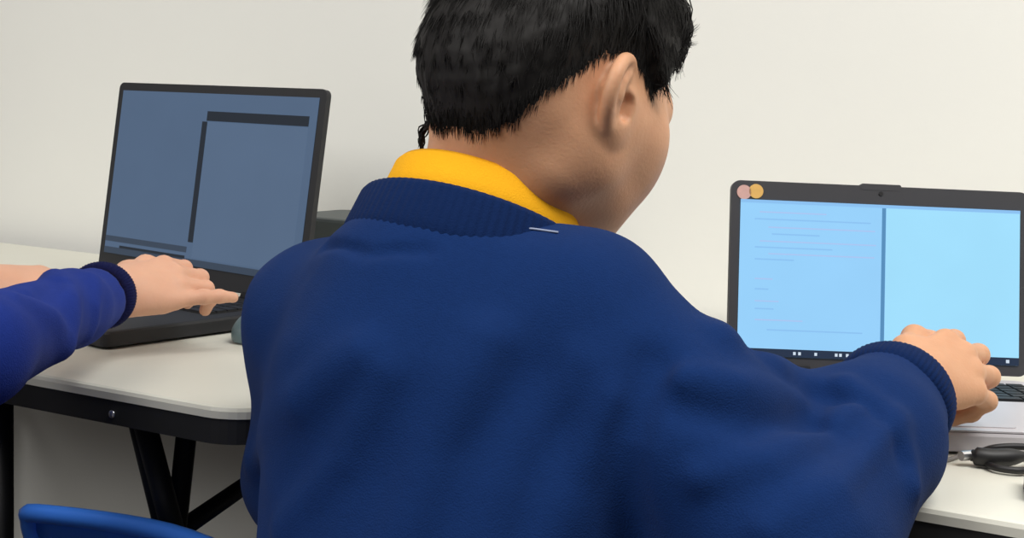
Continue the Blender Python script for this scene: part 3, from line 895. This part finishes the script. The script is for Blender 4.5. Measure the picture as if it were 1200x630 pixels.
# trousers and shoes
def trousers(person, hipR, hipL, knR, knL, anR, anL, pelv):
    F = Field().add(rcone(hipR, hipL, .088, .088), .03)
    for a, b, c in ((hipR, knR, anR), (hipL, knL, anL)):
        F.add(rcone(a, b, .076, .056), .04); F.add(rcone(b, c, .056, .042), .02)
    F.sub(rcone(pelv+UP*.07, pelv+UP*.3, .09, .09), .01)
    pts = np.array([hipR, hipL, knR, knL, anR, anL])
    v, q = surface(F, pts.min(0)-.12, pts.max(0)+.12, .006)
    tr = mesh_np('trousers', v, q, M_trouser, person)
    for a, f in ((anR, bF), (anL, bF)):
        S_ = Field().add(rcone(a + np.array([0, 0, -.035]), np.array([a[0], a[1], .04]) + f*.13, .036, .030), .02)
        S_.add(rcone(a, a + np.array([0, 0, -.03]), .036, .034), .02)
        S_.sub(lambda p: p[:, 2]-.012, .006)
        v, q = surface(S_, a-.2, a+.22, .005)
        mesh_np('shoe', v, q, M_shoe, person)
trousers(person, hipR, hipL, knR, knL, anR, anL, pelv)

# ---------------- the other child (mostly beyond the left edge)
oF = nrm(np.array([.18, .98, 0])); oR = np.cross(oF, UP)
opel = np.array([-1.0, .365, SEAT+.095]); obel = opel + UP*.16 + oF*.03; och = opel + UP*.31 + oF*.08; onb = opel + UP*.44 + oF*.10
osR = och + UP*.075 + oR*.125 + oF*.01; osL = och + UP*.075 - oR*.125 + oF*.01
owR = onz(124, 344, TZ+.063); oeR = owR + (onz(-80, 432, TZ+.062)-owR)*.84
oeL = osL + np.array([-.06, .10, -.19]); owL = onz(-34, 336, TZ+.052)
ohd = nrm(oF*.93 + oR*.1 - UP*.33); ohc = onb + UP*.135 + oF*.045
hfo = camv(.72, .14, .68); hno = camv(-.45, .18, -.87)
hR2, tR2 = hand_prims(owR + nrm(hfo)*.008, hfo, hno, -1, [(28, 66, 36), (24, 56, 34), (16, 44, 30), (-10, 8, 8)], .90, (9, 3, -3, -12))
hfl = camv(.88, .0, .46)
hL2, tL2 = hand_prims(owL + nrm(hfl)*.008, hfl, nrm(UP+camv(0, 0, -.5)), 1, [(16, 34, 20)]*4, .98)
oth = dict(S=.98, face=ohd, headup=UP, head=ohc, neck0=onb, neck1=ohc-UP*.03-oF*.02, neckr=.050, skin=M_skin2, h=.003, hc=.0045,
    core=[(onb, och, .05, .075, .05), (och, obel, .08, .07, .05), (obel, opel, .07, .08, .05), (onb, osR, .035, .035, .04), (onb, osL, .035, .035, .04),
          (osR, oeR, .036, .029, .03), (oeR, owR, .029, .021, .015), (osL, oeL, .036, .029, .03), (oeL, owL, .029, .021, .015),
          (owR, owR+nrm(hfo)*.03, .021, .019, .01), (owL, owL+nrm(hfl)*.03, .021, .019, .01)],
    hands=hR2+hL2, handpts=[t for t, _ in tR2+tL2], solids=solids, hair=dict(t=.012, top=.008, n=2500))
oper, obody, _, _ = make_person(oth)
tag(oper, 'person at far left in royal blue jumper, hands on the dim laptop', 'person')
owd = nrm(owR-oeR); owl = nrm(owL-oeL)
oth['cloth'] = [(onb, och, .062, .118, .06), (och, obel, .118, .112, .08), (obel, opel+UP*.02, .112, .12, .08), (onb-UP*.02, osR, .06, .058, .06), (onb-UP*.02, osL, .06, .058, .06),
    (osR, oeR, .055, .039, .03), (oeR, oeR*.3+owR*.7, .037, .031, .015), (oeR*.3+owR*.7, owR-owd*.008, .031, .0255, .012), (osL, oeL, .058, .052, .04), (oeL, owL-owl*.008, .052, .034, .03)]
oth['cloth_sub'] = [rcone(onb+UP*.03, onb+UP*.2+oF*.05, .058, .07), rcone(owR-owd*.02, owR+owd*.05, .026, .03), rcone(owL-owl*.02, owL+owl*.05, .026, .03)]
oth['folds'] = [([(60, 322), (85, 350), (80, 400)], .005, .010), ([(15, 352), (60, 370), (75, 410)], .005, .010), ([(110, 325), (112, 360), (105, 395)], .003, .007), ([(35, 345), (50, 350), (70, 330)], -.004, .008)]
oj, _ = sweater(oth, oper, M_royal)
cuff('cuff', M_royalrib, oj, owR, owd, .0265, .0250, .022, -.003)
cuff('cuff', M_royalrib, oj, owL, owl, .034, .033, .022, -.004)
pc2 = polo_collar(oper, onb+UP*.035, nrm(UP+oF*.3), oR, np.cross(nrm(UP+oF*.3), oR), .062, M_yellow)
bF = oF; ohR, ohL = opel+oR*.075, opel-oR*.075
okR = ohR + oF*.33 + oR*.03; okL = ohL + oF*.33 - oR*.03
trousers(oper, ohR, ohL, okR, okL, np.array([okR[0], okR[1], .075])-oF*.03, np.array([okL[0], okL[1], .075])-oF*.02, opel)

# ------------------------------------------------------------------ chairs
def child_chair(label, loc, rot, seat_z=.33, back_z=.58, wd_=.31):
    c_ = empty('plastic_chair', loc, rot); tag(c_, label, 'chair')
    hw = wd_/2
    # local: +y is the way the sitter faces; backrest at y=0
    bm = bmesh.new()
    nx, nz = 16, 8; V = {}
    for s in (0, 1):
        for i in range(nx+1):
            for j in range(nz+1):
                uu = -1+2*i/nx; vv = j/nz
                z = seat_z+.07 + vv*(back_z-seat_z-.07)
                xx = uu*(hw-.012*(1-vv))
                zz = z - .012*max(0, (abs(uu)-.86)/.14)**2*(1 if vv > .5 else 0)
                yy = -.030*vv + .026*uu*uu*-1 + .026 + (0.0 if s else .007) + (-.010*sstep(.8, 1, np.array([vv]))[0])
                V[s, i, j] = bm.verts.new((xx, yy, zz))
    for i in range(nx):
        for j in range(nz):
            bm.faces.new((V[0, i, j], V[0, i+1, j], V[0, i+1, j+1], V[0, i, j+1])); bm.faces.new((V[1, i, j], V[1, i, j+1], V[1, i+1, j+1], V[1, i+1, j]))
    for i in range(nx):
        for j in (0, nz): bm.faces.new((V[0, i, j], V[1, i, j], V[1, i+1, j], V[0, i+1, j]))
    for j in range(nz):
        for i in (0, nx): bm.faces.new((V[0, i, j], V[0, i, j+1], V[1, i, j+1], V[1, i, j]))
    bk = from_bm('backrest', bm, M_blue, c_, True)
    bm = bmesh.new(); tube(bm, smooth_path([(-hw, -.02, back_z-.05), (-hw+.002, -.032, back_z-.014), (-hw+.02, -.034, back_z-.004), (0, -.014, back_z), (hw-.02, -.034, back_z-.004), (hw-.002, -.032, back_z-.014), (hw, -.02, back_z-.05)], 6), .0085, 10)
    from_bm('top_rim', bm, M_blue, bk, True)
    bm = bmesh.new(); rounded_slab(bm, -hw, hw, .0, .30, seat_z-.012, seat_z, .05, 6, bev=.004); from_bm('seat', bm, M_blue, c_)
    for sx in (-1, 1):
        bm = bmesh.new(); tube(bm, [(sx*(hw-.03), .03, seat_z-.012), (sx*(hw+.0), -.02, .0)], .010, 10); from_bm('leg', bm, M_black, c_, True)
        bm = bmesh.new(); tube(bm, [(sx*(hw-.03), .26, seat_z-.012), (sx*(hw+.0), .29, .0)], .010, 10); from_bm('leg', bm, M_black, c_, True)
        bm = bmesh.new(); tube(bm, [(sx*(hw-.035), .05, seat_z-.01), (sx*(hw-.02), .020, seat_z+.08), (sx*(hw-.02), .006, seat_z+.16)], .009, 10); from_bm('back_post', bm, M_black, c_, True)
    return c_
cz = .60
cl = onz(24, 592, cz); 
child_chair('empty blue plastic chair pushed in under the left table, top of its backrest showing', (cl[0]+.155, cl[1]+.03, 0), R(-3), .34, cz, .30)
CH2 = SEAT
child_chair('blue plastic chair the boy in the navy jumper sits on', tuple(pelv - np.array([0, 0, pelv[2]]) - bR*0 - nrm(camv(math.sin(R(36)), 0, math.cos(R(36)))*np.array([1, 1, 0]))*.15),
            math.atan2(-boy['core'][0][0][0]*0 - (nrm(camv(math.sin(R(36)), 0, math.cos(R(36)))*np.array([1, 1, 0])))[0], (nrm(camv(math.sin(R(36)), 0, math.cos(R(36)))*np.array([1, 1, 0])))[1]), SEAT, .60, .34)
child_chair('blue plastic chair the child in the royal blue jumper sits on', tuple(opel - np.array([0, 0, opel[2]]) - oF*.15), math.atan2(-oF[0], oF[1]), SEAT, .60, .34)

# ------------------------------------------------------------------ small things on the tables
# dark case against the wall, behind the boy
cb = ony(398, 253, 1.38); ca = ony(352, 262, 1.38)
bw = .30; h_ = cb[2]-TZ
co = empty('storage_case', (ca[0]+.5*bw, 1.41, TZ)); tag(co, 'dark grey lidded case on the table behind the boy\'s left shoulder', 'case')
bm = bmesh.new(); rounded_slab(bm, -bw/2, bw/2, -.07, .07, 0, h_-.030, .014, 5, bev=.002); from_bm('body', bm, M_boxdark, co)
bm = bmesh.new(); rounded_slab(bm, -bw/2-.003, bw/2+.003, -.073, .073, h_-.028, h_, .015, 5, bev=.005); from_bm('lid', bm, M_boxlid, co)
# computer mouse half hidden behind the boy's left sleeve
mp = onz(326, 398, TZ)
ms = empty('computer_mouse', (mp[0], mp[1], TZ), R(-20)); tag(ms, 'grey-teal computer mouse half hidden behind the boy\'s left sleeve', 'mouse')
F = Field().add(ellip((0, 0, .008), (.031, .052, .030)), .01).sub(lambda p: p[:, 2]-.001, .003)
v, q = surface(F, (-.05, -.08, -.02), (.05, .08, .06), .002); mesh_np('shell', v, q, M_mouse, ms)
bm = bmesh.new(); bmesh.ops.create_cone(bm, cap_ends=True, segments=16, radius1=.007, radius2=.007, depth=.005, matrix=Matrix.Translation((0, .028, .031)) @ Matrix.Rotation(R(90), 4, 'Y')); from_bm('scroll_wheel', bm, M_cable, ms, True)
# power cable and plug in front of the right laptop
zt = TZ+.004
cc = onz(1165, 530, TZ); cab = empty('charging_cable', (cc[0], cc[1], TZ)); tag(cab, 'looped black charging cable with a thick plug, lying in front of the right laptop', 'cable')
q_ = lambda px, py, z=zt: onz(px, py+10, z) - np.array([cc[0], cc[1], TZ])
bm = bmesh.new(); tube(bm, smooth_path([q_(1204, 524, TZ+.010), q_(1225, 526), q_(1262, 528), q_(1258, 522, TZ+.010), q_(1225, 516, TZ+.012), q_(1195, 513, TZ+.012), q_(1168, 514, TZ+.010), q_(1152, 519, TZ+.006), q_(1150, 528), q_(1165, 537), q_(1190, 541), q_(1215, 541), q_(1235, 552, TZ+.004), q_(1232, 570, TZ+.012)], 8), .0026, 10)
from_bm('cord', bm, M_cable, cab, True)
bm = bmesh.new(); tube(bm, smooth_path([q_(1139, 523, TZ+.008), q_(1150, 525, TZ+.008), q_(1166, 526, TZ+.008), q_(1188, 525, TZ+.009), q_(1205, 524, TZ+.010)], 4), [.0045]*2+[.0068]*9+[.0066, .006, .0052, .0042, .0036, .003], 12)
pg = from_bm('plug', bm, M_cable, cab, True)
bm = bmesh.new(); tube(bm, [q_(1126, 524, TZ+.008), q_(1139, 523, TZ+.008)], .0036, 10); tag(from_bm('plug_tip', bm, M_chrome, pg), 'metal plug tip')
wc_ = onz(1110, 536, TZ); wo = empty('thin_wire', (wc_[0], wc_[1], TZ)); tag(wo, 'thin grey wire on the table beside the boy\'s right cuff', 'wire')
bm = bmesh.new(); tube(bm, smooth_path([onz(px, py, TZ+.0022)-np.array([wc_[0], wc_[1], TZ]) for px, py in ((1075, 545), (1098, 541), (1118, 536), (1132, 529), (1139, 529))], 6), .0016, 8); from_bm('wire', bm, M_steelgrey, wo, True)
# black power adapter at the right edge of the picture
pa = onz(1196, 587, TZ); ad = empty('power_adapter', (pa[0]+.055, pa[1]+.028, TZ), R(8)); tag(ad, 'black power adapter at the right edge of the right table', 'adapter')
bm = bmesh.new(); rounded_slab(bm, -.055, .055, -.024, .024, 0, .016, .008, 4, bev=.003); from_bm('brick', bm, M_cable, ad)
